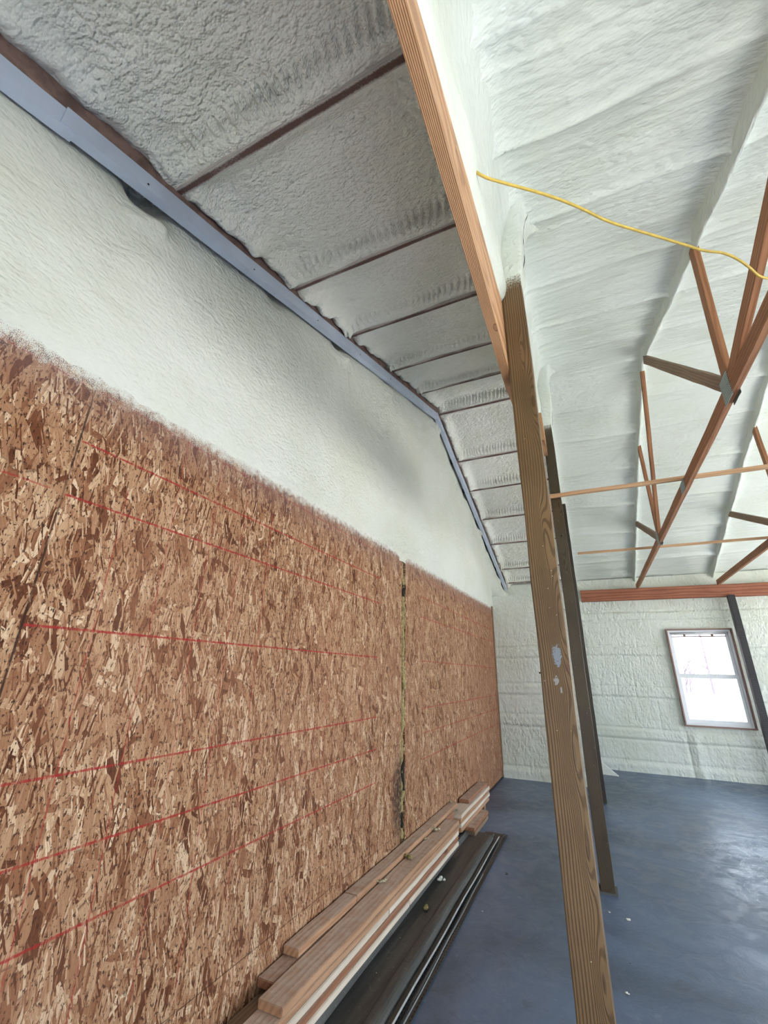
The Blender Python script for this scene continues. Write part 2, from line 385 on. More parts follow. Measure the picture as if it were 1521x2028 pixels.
def simple(name, col, rough=.5, metal=0, var=.1, sc=8, bump=0, spec=.5):
    a = N(name); o = a.obj(); n = a.noise(o, sc, 4, .6)
    c = a.mix(a.ss(n, .3, .7), C4(col), C4(tuple(v*(1-var) for v in col)))
    return a.done(c, rough, a.bump(n, bump) if bump else None, metal, spec)
M_GALV = simple('painted_steel_track', (.56, .63, .78), .38, .25, .12, 5)
M_WOOL = simple('mineral_wool', (.42, .34, .15), .95, 0, .6, 45, .004)
M_WOOLP = simple('pale_wool', (.55, .48, .33), .95, 0, .4, 60, .004)
M_FOAMBIT = simple('foam_scrap_white', (.75, .76, .72), .8, 0, .1, 40, .002)
M_BLACK = simple('gap_shade_black', (.012, .011, .011), .9)
M_MOLD = simple('black_mould', (.02, .017, .012), .95, 0, .5, 60, .004)
M_VINYL = simple('white_vinyl', (.78, .80, .84), .35, 0, .04)
M_BLIND = simple('pale_blind', (.8, .8, .8), .6, 0, .05)
M_ROPE = simple('yellow_cable', (.70, .50, .10), .55, 0, .25, 30)
M_GREYBITS = simple('grey_debris', (.10, .10, .10), .8)
M_NAIL = simple('nail_steel', (.10, .08, .07), .5, .8)
def metal_dark(name, holes=False):
    a = N(name); o = a.obj(); s = a.sep(o)
    n = a.noise(a.comb(a.math('MULTIPLY', s[0], 30.), a.math('MULTIPLY', s[1], 1.5), 0.), 1., 4, .6)
    d = a.noise(o, 38, 4, .75)
    col = a.mix(a.ss(n, .3, .7), (.040, .040, .040, 1), (.085, .082, .078, 1))
    col = a.mix(a.ss(d, .58, .75, 0., .5), col, (.30, .29, .27, 1))
    fl = a.vor(o, 14.)
    col = a.mix(a.math('MULTIPLY', a.ss(fl[0], .05, .07, 1., 0.), a.math('GREATER_THAN', a.sep(fl[1])[0], .7)), col, (.7, .7, .66, 1))
    if holes:
        yy = a.math('FRACT', a.math('MULTIPLY', s[1], 30.)); hx = a.math('FRACT', a.math('MULTIPLY', s[0], 55.))
        hh = a.math('MULTIPLY', a.math('LESS_THAN', a.math('ABSOLUTE', a.math('SUBTRACT', yy, .5)), .28), a.math('LESS_THAN', a.math('ABSOLUTE', a.math('SUBTRACT', hx, .5)), .25))
        col = a.mix(a.math('MULTIPLY', hh, .9), col, (.008, .008, .008, 1))
    return a.done(col, .42, a.bump(d, .0008), .3, .5)
M_MET = metal_dark('dark_bronze_metal'); M_METP = metal_dark('perforated_dark_metal', True)
M_EDGE = simple('bare_metal_edge', (.36, .37, .38), .42, .8, .15, 12)
def plate_mat():
    a = N('galvanised_nail_plate'); o = a.obj(); s = a.sep(o)
    r = a.math('SINE', a.math('MULTIPLY', s[1], 6.283*70))
    col = a.mix(a.ss(r, -.2, .5), (.10, .13, .13, 1), (.42, .50, .50, 1))
    return a.done(col, .4, a.bump(r, .001), .6)
M_PLATE = plate_mat()
def floor_mat():
    a = N('sealed_concrete_floor'); o = a.obj(); s = a.sep(o)
    n1 = a.noise(o, .7, 5, .62, .6); n2 = a.noise(o, 5, 6, .7, .8); n3 = a.noise(o, 90, 3, .6)
    col = a.mix(a.ss(n1, .3, .7), (.058, .082, .130, 1), (.125, .175, .280, 1))  # blue of the reflected sky mixed into the concrete colour
    col = a.mix(a.ss(n2, .56, .74, 0., .55), col, (.22, .27, .36, 1))
    col = a.mix(a.ss(n2, .44, .30, 0., .45), col, (.036, .046, .068, 1))
    # pale scuffed swirls
    sw = a.noise(a.comb(s[0], a.math('MULTIPLY', s[1], 1.), 0.), 2.6, 5, .65, 2.5)
    cx_ = a.math('DIVIDE', a.math('SUBTRACT', s[0], 1.5), 1.0); cy_ = a.math('DIVIDE', a.math('SUBTRACT', s[1], 5.6), 1.3)
    rr = a.math('ADD', a.math('MULTIPLY', cx_, cx_), a.math('MULTIPLY', cy_, cy_))
    ln = a.ss(a.math('ABSOLUTE', a.math('SUBTRACT', sw, .5)), 0., .035, 1., 0.)
    col = a.mix(a.math('MULTIPLY', ln, a.ss(rr, .1, 1.2, .4, .03)), col, (.52, .56, .62, 1))
    # saw cut
    d = a.math('ABSOLUTE', a.math('SUBTRACT', s[1], 7.34)); col = a.mix(a.ss(d, .003, .009, .65, 0.), col, (.03, .035, .05, 1))
    fl = a.vor(o, 5.5); col = a.mix(a.math('MULTIPLY', a.ss(fl[0], .025, .04, 1., 0.), a.math('GREATER_THAN', a.sep(fl[1])[0], .72)), col, (.6, .62, .62, 1))
    fl = a.vor(a.vmath('ADD', o, (3., 1., 0.)), 7.); col = a.mix(a.math('MULTIPLY', a.ss(fl[0], .03, .05, 1., 0.), a.math('GREATER_THAN', a.sep(fl[1])[0], .75)), col, (.03, .03, .035, 1))
    rough = a.ss(n2, .3, .7, .30, .52)
    return a.done(col, rough, a.bump(a.math('ADD', n2, a.math('MULTIPLY', n3, .15)), .003), spec=.5)
M_FLOOR = floor_mat()
def glass():
    a = N('window_glass'); a.b.inputs['Base Color'].default_value = (1, 1, 1, 1); a.b.inputs['Roughness'].default_value = 0
    a.b.inputs['Transmission Weight'].default_value = 1; a.b.inputs['IOR'].default_value = 1.01
    return a.m
M_GLASS = glass()
M_GROUND = simple('pale_bare_ground', (.62, .60, .56), .9, 0, .15, 2)
M_BARK = simple('tree_bark', (.15, .12, .15), .9, 0, .3, 8)  # bark lightened towards lavender to stand for the glare outside
M_SIDING = simple('outer_wall_board', (.45, .45, .43), .8)

# ------------------------------------------------------------------ dimensions
RY, RZ, SL = 4.884, 5.076, .335
XR = 5.6; YN = -.9; YF = 9.75; XL = -1.555
XS = -.08       # right end of the stepped wall
def roof(Y): return RZ-SL*np.abs(Y-RY)
PURL = [-.05, .80, 1.70, 2.47, 3.36, 4.20, 5.02, 5.95, 6.64, 7.42, 8.20, 9.10, 9.66]

# floor and setting shell
box('floor', (-2.2, XR+.1, YN-.1, YF+.2, -.12, 0), M_FLOOR)['kind'] = 'structure'

# ceiling: sprayed foam, one sheet per bay, purlins left proud in the left bay
def ceiling_left():
    xs = np.arange(-1.80, -.10, .010); ys = np.arange(YN-.05, YF+.1, .012)
    X, Y = np.meshgrid(xs, ys, indexing='ij')
    base = roof(Y); d = np.full_like(X, 99.); side = np.zeros_like(X)
    for p in PURL:
        q = Y-p; m_ = np.abs(q) < np.abs(d); d = np.where(m_, q, d)
    ad = np.abs(d)
    rec = .050*sst(.035, .11, ad)                    # foam sits higher between the purlins
    # rolled bead along the near side of each purlin
    bead = np.exp(-((d+.115)/.045)**2)*(.026+.024*np.sin(X*2*np.pi/.045+Y*26+3*vnoise(X*6, Y*9, 3)))*sst(-.9, .1, vnoise(X*2.1, Y*1.3, 9))
    h = base+rec-bead
    h += .012*fbm(X*3, Y*5, 2, 11)+.0065*fbm(X*16, Y*26, 3, 5)*sst(.03, .08, ad)
    h -= (.035+.055*sst(.75, 1.0, Y))*np.exp(-((X+1.475)/.06)**2)*sst(.018, .09, ad)*(1+.35*vnoise(Y*14, X*4, 2))  # fat edge by the track
    h += .05*sst(-1.53, -1.58, X)
    return gridmesh('ceiling', X, Y, h, flip=True)
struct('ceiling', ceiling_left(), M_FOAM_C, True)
TX = [.99, 2.27, 3.55, 4.83]
def ceiling_right():
    xs = np.concatenate([np.arange(-.16, 2.5, .016), np.arange(2.5, XR+.05, .05)]); ys = np.arange(YN-.05, YF+.1, .011)
    X, Y = np.meshgrid(xs, ys, indexing='ij'); h = roof(Y)+.01
    for k, p in enumerate([-.05, .42, .93, 1.40, 1.95, 2.66, 3.38, 4.12, 4.86, 5.45, 5.95, 6.64, 7.42, 8.20, 9.10]):
        wy = p+.02*vnoise(X*1.7, X*0+k, 21)-.10*np.exp(-(X+.16)/.13)          # ribs swing round into the corner
        q = Y-wy; amp = (.042, .030, .024)[k % 3]
        h -= amp*(.6+.5*vnoise(X*1.4, X*0+k, 22))*np.exp(-np.abs(q)/.016)+.013*np.exp(-(q/.075)**2)
        h -= .007*np.exp(-((q-.13)/.010)**2)+.006*np.exp(-((q-.21)/.010)**2)*sst(-.3, .3, vnoise(X*1.1, Y*0+k, 33))
    h += .010*fbm(X*1.1, Y*6, 3, 41)+.0045*fbm(X*3, Y*30, 3, 43)
    h -= .006*np.maximum(0, fbm(X*30, Y*30, 2, 44))*sst(0, 1, vnoise(X*1.5, Y*1.5, 45)+.4)
    for t in [-.13]+TX:
        q = np.abs(X-t); h -= (.09 if t < 0 else .045)*np.exp(-q/(.045 if t < 0 else .03))*(1+.3*fbm(X*2, Y*3, 2, 47))
    return gridmesh('ceiling.001', X, Y, h, flip=True)
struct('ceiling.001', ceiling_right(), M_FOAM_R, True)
# outer roof deck above the foam keeps the sky out
bm = bmesh.new()
for y0, y1 in ((YN-.5, RY), (RY, YF+.5)):
    z0, z1 = float(roof(y0))+.14, float(roof(y1))+.14
    vs_ = [bm.verts.new((x, y, z+dz)) for dz in (0, .05) for x, y, z in ((-2.3, y0, z0), (XR+.3, y0, z0), (XR+.3, y1, z1), (-2.3, y1, z1))]
    for f in ((0, 1, 2, 3), (7, 6, 5, 4), (0, 4, 5, 1), (1, 5, 6, 2), (2, 6, 7, 3), (3, 7, 4, 0)): bm.faces.new([vs_[i] for i in f])
struct('ceiling.002', bm_mesh(bm, 'roof_deck'), M_SIDING)

# left wall: OSB section near, OSB section far, sprayed foam above
def osb_section(name, y0, y1, holes=()):
    return box(name, (XL-.045, XL, y0, y1, .0, float(2.74+.022*y1)), M_OSB, bev=.002)
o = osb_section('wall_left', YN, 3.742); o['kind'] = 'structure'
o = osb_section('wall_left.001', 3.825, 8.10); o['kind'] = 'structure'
# black box standing for the shade behind the torn joint and the boards
o = box('wall_left.003', (XL-.35, XL-.10, YN, 8.4, 0, 2.9), M_BLACK); o['kind'] = 'structure'
def wall_upper():
    ys = np.arange(YN-.05, YF+.15, .014); ts = np.concatenate([np.linspace(0, .22, 18)[:-1], np.linspace(.22, 1, 90)])
    Y, T = np.meshgrid(ys, ts, indexing='ij')
    zt = 2.583+.022*Y-.10; zr = roof(Y)+.06; Z = zt+(zr-zt)*T
    e = Z-zt; top = zr-Z
    out = -1.566+.030*sst(.02, .16, e)-.035*sst(.35, 1.0, e)-.02*sst(.34, .04, top)
    out += .020*fbm(Y*1.3, Z*1.6, 2, 51)*sst(.1, .5, e)+.0035*fbm(Y*14, Z*14, 3, 53)*sst(.0, .1, e)
    out += .004*fbm(Y*22, Z*22, 2, 54)*sst(.10, .0, np.abs(e-.09))
    # purlin tails: a slot and a lump under the track
    for k, p in enumerate(PURL):
        if p < .3: continue
        yy = Y-p
        w_ = .7+.4*math.sin(k*2.3)
        out -= .17*w_*np.exp(-((yy+.07)/.075)**2)*sst(.27, .12, top)
        out += .045*w_*(1+.5*vnoise(Y*26, Z*26, k))*np.exp(-((yy+.03)/.11)**2)*np.exp(-((top-.32)/.055)**2)*sst(.0, .15, e)
        out += .025*np.exp(-(yy/.14)**2)*np.exp(-((top-.5)/.14)**2)
    # vertical swell over the panel joint
    out += .02*np.exp(-((Y-3.75)/.1)**2)*sst(1.2, .2, e)
    return gridmesh('wall_left.002', out, Y, Z, flip=True)
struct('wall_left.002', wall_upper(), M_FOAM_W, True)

# far wall (foam between girts), stepped forward in the left bay
def foam_wall(name, x0, x1, y, z0, z1, grooves, hole=None, seed=60, vert=True):
    xs = np.arange(x0, x1+.001, .016); zs = np.arange(z0, z1+.001, .016)
    if hole:
        xs = np.sort(np.unique(np.concatenate([xs, [hole[0], hole[1]]]))); zs = np.sort(np.unique(np.concatenate([zs, [hole[2], hole[3]]])))
    X, Z = np.meshgrid(xs, zs, indexing='ij')
    d = .008*fbm(X*2, Z*2, 2, seed)+.003*fbm(X*14, Z*11, 3, seed+1)
    for g in grooves:
        q = Z-g+.012*vnoise(X*1.5, X*0, seed+3)
        d += .016*(sst(.085, .05, np.abs(q)))-.015*np.exp(-((np.abs(q)-.095)/.013)**2)
    if vert:
        ph = np.floor(Z/.6)
        q = (X*3.4+.35*vnoise(ph*7.1, ph*0, seed+5)+.04*vnoise(Z*2, X*3, seed+9)) % 1-.5
        d -= .008*np.exp(-(q/.035)**2)*sst(-.2, .3, vnoise(X*2.1, ph*3.3, seed+6))
    d += .03*sst(z0+.17, z0+.10, Z)-.012*np.exp(-((Z-z0-.18)/.015)**2)      # skirt at the floor
    if hole:
        hx0, hx1, hz0, hz1 = hole
        dx = np.maximum(np.maximum(hx0-X, X-hx1), 0); dz = np.maximum(np.maximum(hz0-Z, Z-hz1), 0)
        dd = np.hypot(dx, dz); d = np.where((dd > 0) & (dd < .08), d*.3-.005, d)
        # post shaped swell below the window's left side
        d += .02*np.exp(-((X-1.45)/.06)**2)*sst(.75, .65, Z)-.015*np.exp(-((X-1.33)/.02)**2)*sst(.75, .6, Z)
    Yv = y-d
    me = gridmesh(name, X, Yv, Z, flip=False)
    if hole:
        bm = bmesh.new(); bm.from_mesh(me)
        kill = [f for f in bm.faces if hx0 < f.calc_center_median().x < hx1 and hz0 < f.calc_center_median().z < hz1]
        bmesh.ops.delete(bm, geom=kill, context='FACES'); bm.to_mesh(me); bm.free()
    return me
WIN = (1.335, 2.345, .785, 2.425)
GZ = [.60, 1.30, 2.03, 2.68]
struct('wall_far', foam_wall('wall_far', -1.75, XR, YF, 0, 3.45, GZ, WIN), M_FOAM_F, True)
# backing board of the far wall with the window opening
bm = bmesh.new()
for b in ((-2.2, WIN[0]-.02, YF+.06, YF+.12, 0, 3.7), (WIN[1]+.02, XR+.1, YF+.06, YF+.12, 0, 3.7), (WIN[0]-.02, WIN[1]+.02, YF+.06, YF+.12, 0, WIN[2]-.02), (WIN[0]-.02, WIN[1]+.02, YF+.06, YF+.12, WIN[3]+.02, 3.7)): add_box(bm, *b)
struct('wall_far.001', bm_mesh(bm, 'far_backing'), M_SIDING)
struct('wall_partition', foam_wall('wall_partition', XL+.01, XS, 8.10, 0, 2.93, [.86, 1.34, 1.93], None, 80, False), M_FOAM_F, True)
box('wall_partition.001', (XL-.1, XS, 8.13, 8.25, 0, 2.93), M_FOAM_F)['kind'] = 'structure'
# right wall, near wall behind the camera; unseen openings added to let daylight in
bm = bmesh.new()
OP = (.4, 9.2, 0, 2.95)
for b in ((XR, XR+.15, YN, OP[0], 0, 5.3), (XR, XR+.15, OP[1], YF+.1, 0, 5.3), (XR, XR+.15, OP[0], OP[1], OP[3], 5.3)): add_box(bm, *b)
struct('wall_right', bm_mesh(bm, 'wall_right'), M_FOAM_F)
bm = bmesh.new()
OB = (.2, 3.4, 0, 2.4)
for b in ((-2.2, OB[0], YN-.15, YN, 0, 3.6), (OB[1], XR+.1, YN-.15, YN, 0, 3.6), (OB[0], OB[1], YN-.15, YN, OB[3], 3.6)): add_box(bm, *b)
struct('wall_near', bm_mesh(bm, 'wall_near'), M_FOAM_F)
struct('wall_gable', (lambda b: (add_box(b, -2.3, -2.15, YN-.5, YF+.5, 0, 5.4), bm_mesh(b, 'wall_gable'))[1])(bmesh.new()), M_SIDING)
portal('daylight_portal', (XR+.1, (OP[0]+OP[1])/2, OP[3]/2), (math.radians(90), 0, math.radians(90)), OP[1]-OP[0], OP[3])
portal('daylight_portal.001', ((OB[0]+OB[1])/2, YN-.1, OB[3]/2), (math.radians(90), 0, 0), OB[1]-OB[0], OB[3])
portal('daylight_portal.002', (1.84, YF+.1, 1.6), (math.radians(-90), 0, 0), 1.0, 1.64)
# thin black strip standing for the shaded gap at the OSB base
o = box('base_gap_shade_left', (XL, XL+.012, 5.9, 8.1, 0, .022), M_BLACK); o['kind'] = 'structure'
o = box('trim_1', (XL-.012, XL+.014, 8.035, 8.105, 0, 2.74), M_GREYW); o['kind'] = 'structure'
# outside
o = box('ground_outside', (-30, 40, -30, 70, -.3, -.13), M_GROUND); o['kind'] = 'structure'

# ------------------------------------------------------------------ window
wn = empty('window_1', (1.84, YF, WIN[2])); wn['kind'] = 'structure'
def frame(name, x0, x1, z0, z1, y0, y1, t, mat, parent, tb=None):
    tb = tb or t
    bm = bmesh.new()
    add_box(bm, x0, x0+t, y0, y1, z0, z1); add_box(bm, x1-t, x1, y0, y1, z0, z1)
    add_box(bm, x0+t, x1-t, y0, y1, z0, z0+tb); add_box(bm, x0+t, x1-t, y0, y1, z1-tb, z1)
    return link(name, bm_mesh(bm, name), mat, parent)
frame('jamb', *WIN, YF-.07, YF+.12, .022, M_JAMB, wn)
x0, x1, z0, z1 = WIN[0]+.022, WIN[1]-.022, WIN[2]+.022, WIN[3]-.022
frame('outer_frame', x0, x1, z0, z1, YF-.01, YF+.08, .035, M_VINYL, wn)
zm = 1.60
us = frame('upper_sash', x0+.03, x1-.03, zm, z1-.03, YF+.045, YF+.075, .045, M_VINYL, wn)
box('pane', (x0+.07, x1-.07, YF+.058, YF+.062, zm+.04, z1-.07), M_GLASS, us)
ls = frame('lower_sash', x0+.03, x1-.03, z0+.03, zm+.035, YF+.01, YF+.042, .045, M_VINYL, wn, .062)
box('pane', (x0+.07, x1-.07, YF+.024, YF+.028, z0+.07, zm), M_GLASS, ls)
bm = bmesh.new()
bmesh.ops.create_cone(bm, segments=14, radius1=.016, radius2=.016, depth=x1-x0-.10, cap_ends=True, matrix=Matrix.Translation(((x0+x1)/2, YF+.02, z1-.055)) @ Matrix.Rotation(math.pi/2, 4, 'Y'))
link('shade_roll', bm_mesh(bm, 'shade_roll'), M_BLIND, wn, True)
bm = bmesh.new()
for xx in (x0+.27, x1-.27): add_box(bm, xx-.02, xx+.02, YF+.03, YF+.05, z1-.10, z1-.072, .004)
add_box(bm, x0+.07, x1-.07, YF+.035, YF+.048, z1-.118, z1-.100, .003)
link('sash_latch', bm_mesh(bm, 'sash_latch'), M_JAMB, wn)

# ------------------------------------------------------------------ posts
def post(name, x0, x1, y0, y1, ztop, mat, label, coat=None):
    t = empty(name, ((x0+x1)/2, (y0+y1)/2, 0)); tag(t, label, 'post', 'treated posts in the row', 'thing')
    bm = bmesh.new(); add_box(bm, x0, x1, y0, y1, 0, ztop)
    es = [e for e in bm.edges if abs(e.verts[0].co.z-e.verts[1].co.z) > 1]
    bmesh.ops.subdivide_edges(bm, edges=es, cuts=24)
    rnd = random.Random(len(label))
    lv = {}
    for v in bm.verts:
        k = round(v.co.z, 3)
        if k not in lv: lv[k] = (rnd.uniform(-1, 1)*.0022, rnd.uniform(-1, 1)*.0022)
        v.co.x += lv[k][0]; v.co.y += lv[k][1]
    es = [e for e in bm.edges if len(e.link_faces) == 2 and e.calc_face_angle(0) > 1]
    bmesh.ops.bevel(bm, geom=es, offset=.004, segments=2, affect='EDGES')
    me = bm_mesh(bm, 'timber'); link('timber', me, mat, t)
    if coat:
        zc, = coat
        n = 26; th = np.linspace(0, 2*np.pi, 29); zz = np.linspace(zc, float(roof((y0+y1)/2))+.05, n)
        TH, Z = np.meshgrid(th, zz, indexing='ij')
        cx_, cy_ = (x0+x1)/2, (y0+y1)/2; hx, hy = (x1-x0)/2, (y1-y0)/2
        k = .012+.02*sst(zc, zc+.25, Z)+.10*np.exp(-(zz[-1]-Z)/.08)+.004*fbm(TH*3+Z*0, Z*14, 2, 7)
        k = k*sst(zc-.001, zc+.05, Z)-.004*(Z < zc+.01)
        c, s_ = np.cos(TH), np.sin(TH); pw = .28
        X = cx_+(hx+k)*np.sign(c)*np.abs(c)**pw; Y = cy_+(hy+k)*np.sign(s_)*np.abs(s_)**pw
        link('foam_coat', gridmesh('foam_coat', X, Y, Z), M_FOAM_T, t, True)
    return t
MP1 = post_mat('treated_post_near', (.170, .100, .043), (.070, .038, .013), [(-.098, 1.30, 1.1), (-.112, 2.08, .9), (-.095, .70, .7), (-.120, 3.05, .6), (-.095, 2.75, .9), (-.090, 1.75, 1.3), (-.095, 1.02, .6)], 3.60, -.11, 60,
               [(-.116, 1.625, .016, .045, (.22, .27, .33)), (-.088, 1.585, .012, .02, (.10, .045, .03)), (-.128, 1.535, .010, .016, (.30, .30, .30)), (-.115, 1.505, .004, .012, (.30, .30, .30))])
MP2 = post_mat('treated_post_mid_shaded', (.085, .062, .034), (.036, .026, .014), [(-.12, 2.6, .8), (-.10, 3.2, .7)], 4.22, -.12, 60)  # darker copy of the near timber, shade put into its colour
MP3 = post_mat('treated_post_far_shaded', (.050, .038, .026), (.025, .018, .012), [], 4.9, -.1, 60)  # darkest copy of the timber, its dim light painted in
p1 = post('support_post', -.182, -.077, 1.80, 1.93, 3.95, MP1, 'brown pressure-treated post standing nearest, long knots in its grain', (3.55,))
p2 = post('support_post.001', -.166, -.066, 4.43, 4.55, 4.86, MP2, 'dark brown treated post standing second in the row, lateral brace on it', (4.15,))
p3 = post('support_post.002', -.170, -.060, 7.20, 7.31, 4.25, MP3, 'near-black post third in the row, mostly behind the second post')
# rusty nail and a knot nail in the posts
def nail(a, b, r, par, lab=None):
    a, b = Vector(a), Vector(b); bm = bmesh.new()
    q = (b-a).to_track_quat('Z', 'Y').to_matrix().to_4x4(); L = (b-a).length
    bmesh.ops.create_cone(bm, segments=8, radius1=r, radius2=r, depth=L, cap_ends=True, matrix=Matrix.Translation((a+b)/2) @ q)
    bmesh.ops.create_cone(bm, segments=8, radius1=r*2.2, radius2=r*2.2, depth=r*1.2, cap_ends=True, matrix=Matrix.Translation(b) @ q)
    link('nail', bm_mesh(bm, 'nail'), M_NAIL, par)
nail((-.165, 4.425, 2.14), (-.20, 4.40, 2.16), .002, p2); nail((-.12, 4.44, 2.86), (-.10, 4.39, 2.87), .004, p2)
nail((-.176, 1.83, 1.56), (-.186, 1.82, 1.562), .0016, p1)
# base plates under the posts
box('base_plate', (-.190, -.050, 4.41, 4.57, 0, .012), M_GREYBITS, p2)
# dark post beside the window
o = box('window_post', (2.372, 2.475, 9.52, 9.63, 0, 2.985), M_DARKW, bev=.004); tag(o, 'black square post standing right of the bright window', 'post', None, 'thing')

# ------------------------------------------------------------------ beams
bm = bmesh.new()
ys = [YN, 0, 1, 1.95, 2.15, 3, 4.3, 4.42]; tops = [3.60, 3.60, 3.60, 3.60, 3.27, 3.27, 3.27, 3.27]
prev = None
for y, zt in zip(ys, tops):
    bx_ = .012 if y > 2 else 0
    ring = [bm.verts.new((-.224+bx_, y, 2.965)), bm.verts.new((-.184+bx_, y, 2.965)), bm.verts.new((-.184+bx_, y, zt)), bm.verts.new((-.224+bx_, y, zt))]
    if prev:
        for i in range(4): bm.faces.new((prev[i], prev[(i+1) % 4], ring[(i+1) % 4], ring[i]))
    else: bm.faces.new(ring)
    prev = ring
bm.faces.new(prev)
bmesh.ops.bevel(bm, geom=[e for e in bm.edges if len(e.link_faces) == 2 and e.calc_face_angle(0) > 1 and abs(e.verts[0].co.y-e.verts[1].co.y) > .05], offset=.004, segments=2, affect='EDGES')
me = bm_mesh(bm, 'carrying_beam')
# its own local frame with the grain along x
me.transform(Matrix.Rotation(math.radians(-90), 4, 'Z')); 
o = link('carrying_beam', me, M_BEAM); o.rotation_euler = (0, 0, math.radians(90))
tag(o, 'long orange fir beam with striped grain overhead, nailed beside the near post', 'beam', None, 'thing')
o = board('blocking_board', (-.158, 4.05, 3.94), (-.158, 4.424, 3.94), .32, .036, M_BEAM); tag(o, 'short orange board beside the top of the second post', 'board', None, 'thing')
hb = board('header_beam', (-.03, 9.615, 3.095), (XR-.02, 9.615, 3.055), .225, .08, M_HEAD); tag(hb, 'reddish brown header beam on top of the far wall above the window', 'beam', None, 'thing')
# foam skirt over the carrying beam up to the roof
ys_ = np.arange(YN, 4.46, .02); ts = np.linspace(0, 1, 34)
Y, T = np.meshgrid(ys_, ts, indexing='ij')
zl = np.where(Y < 1.85, np.maximum(3.14+.20*(Y-.5), 3.05), 3.46+.26*(Y-1.85))+.012*fbm(Y*6, Y*0, 2, 71)
zh = roof(Y)+.04; Z = zl+(zh-zl)*T
e = Z-zl; off = .006+.018*sst(0, .15, e)+.11*np.exp(-(zh-Z)/.12)+.006*fbm(Y*3, Z*9, 3, 73)+.006*np.sin(T*9+2*vnoise(Y*3, T*3, 8))
off = off-.03*sst(.03, 0, e)
Xr = -.18+off; Xl = -.228-.006-.03*sst(0, .15, e)-.05*np.exp(-(zh-Z)/.10)
Xa = np.concatenate([Xr[:, ::-1], Xl], 1); Ya = np.concatenate([Y[:, ::-1], Y], 1); Za = np.concatenate([Z[:, ::-1], Z], 1)
struct('trim_2', gridmesh('foam_skirt', Xa, Ya, Za), M_FOAM_T, True)

# ------------------------------------------------------------------ trusses
def truss(name, X, label):
    t = empty(name, (X, RY, 3.2)); tag(t, label, 'roof truss', 'roof trusses', 'thing')
    # foam-coated top chord, both slopes
    ys_ = np.arange(YN, YF+.05, .025); a = np.linspace(-1, 1, 15)
    Y, A = np.meshgrid(ys_, a, indexing='ij')
    prof = (1-np.abs(A)**3.2)
    dep = .14+.012*fbm(Y*3.2, Y*0, 2, int(X*10))
    Z = roof(Y)+.05-dep*prof-.004*fbm(Y*9, A*3, 2, 5)
    Xv = X+.040*A*(1-.25*prof)+.008*vnoise(Y*2.5, Y*0, 4)
    link('top_chord', gridmesh('top_chord', Xv, Y, Z), M_FOAM_T, t, True)
    zc = 3.21
    sp = 4.38
    board('bottom_chord', (X, YN+.3, zc), (X, sp, zc), .092, .038, M_TRUSS, t)
    board('bottom_chord', (X, sp, zc), (X, YF-.25, zc), .092, .038, M_TRUSS, t)
    J1, J2 = (2.83, 6.16)
    def web(y0, z0, y1, z1, m=M_TRUSS, wd=.088, dx=0): board('web', (X+dx, y0, z0), (X+dx, y1, z1), wd, .036, m, t, wdir=(0, z1-z0, -(y1-y0)))
    r = lambda y: float(roof(y))-.06
    web(J1, zc+.02, 4.70, r(4.7)-.05, M_GREYW); web(J1, zc+.02, 2.72, r(2.72), M_TRUSS); web(J1, zc+.02, 1.15, r(1.15), M_TRUSS)
    web(J2, zc+.02, 4.98, r(4.98)-.03); web(J2, zc+.02, 6.20, r(6.20)); web(J2, zc+.02, 7.92, r(7.92), M_GREYW)
    for yj in (J1, J2):
        for sx_ in (-1, 1):
            p = board('nail_plate', (X+sx_*.0205, yj-.06, zc+.02), (X+sx_*.0205, yj+.09, zc+.02), .17, .0015, M_PLATE, t, bev=0)
    board('nail_plate', (X-.0205, sp-.09, zc), (X-.0205, sp+.09, zc), .10, .0015, M_PLATE, t, bev=0)
    return t
truss('roof_truss', TX[0], 'nearest wooden roof truss, its three webs meet at a ridged metal plate')
truss('roof_truss.001', TX[1], 'farther wooden roof truss cut off by the right edge')
o = board('lateral_brace', (-.165, 4.365, 3.285), (XR-.3, 4.365, 3.285), .075, .036, M_BRACE, wdir=(0, 1, .25)); tag(o, 'pale lumber brace crossing from the second post over the truss', 'brace', 'lateral braces', 'thing')
o = board('lateral_brace.001', (.02, 6.80, 3.28), (XR-.3, 6.80, 3.28), .075, .036, M_BRACE, wdir=(0, 1, .25)); tag(o, 'thin reddish brace crossing farther back, above the far header beam', 'brace', 'lateral braces', 'thing')

# ------------------------------------------------------------------ purlins of the left bay, steel track, nailers
words_ = ['behind the top-left corner of the photo', 'first purlin from the photo top, thick brown, meeting the track below its lap joint', 'second full brown purlin on the near roof slope',
          'third brown purlin down the near roof slope', 'fourth purlin on the near slope, thin and dusty', 'purlin just before the ridge', 'ridge purlin ending where the steel track bends',
          'first purlin past the ridge', 'second purlin past the ridge', 'third purlin past the ridge', 'fourth purlin past the ridge', 'fifth purlin past the ridge', 'last purlin above the far wall']
def purlin_mat():
    a = N('oversprayed_purlin'); o = a.obj(); g = a.sep(a.n('ShaderNodeNewGeometry').outputs['Position'])
    n = a.noise(a.vmath('MULTIPLY', o, (1., 1., 1.)), 160, 3, .7); big = a.noise(o, 3.0, 3, .6)
    col = a.mix(n, (.17, .095, .075, 1), (.075, .042, .036, 1))
    s = a.sep(o)
    ed = a.ss(a.math('ABSOLUTE', s[2]), .006, .024)
    t = a.math('ADD', a.math('MULTIPLY', ed, .45), a.math('ADD', a.math('MULTIPLY', n, .55), a.math('MULTIPLY', big, .75)))
    col = a.mix(a.ss(t, .70, 1.02), col, (.52, .47, .44, 1))
    return a.done(col, .85)
MPU = purlin_mat()
M_NAILER = simple('dusty_nailer', (.27, .17, .14), .9, 0, .45, 14)
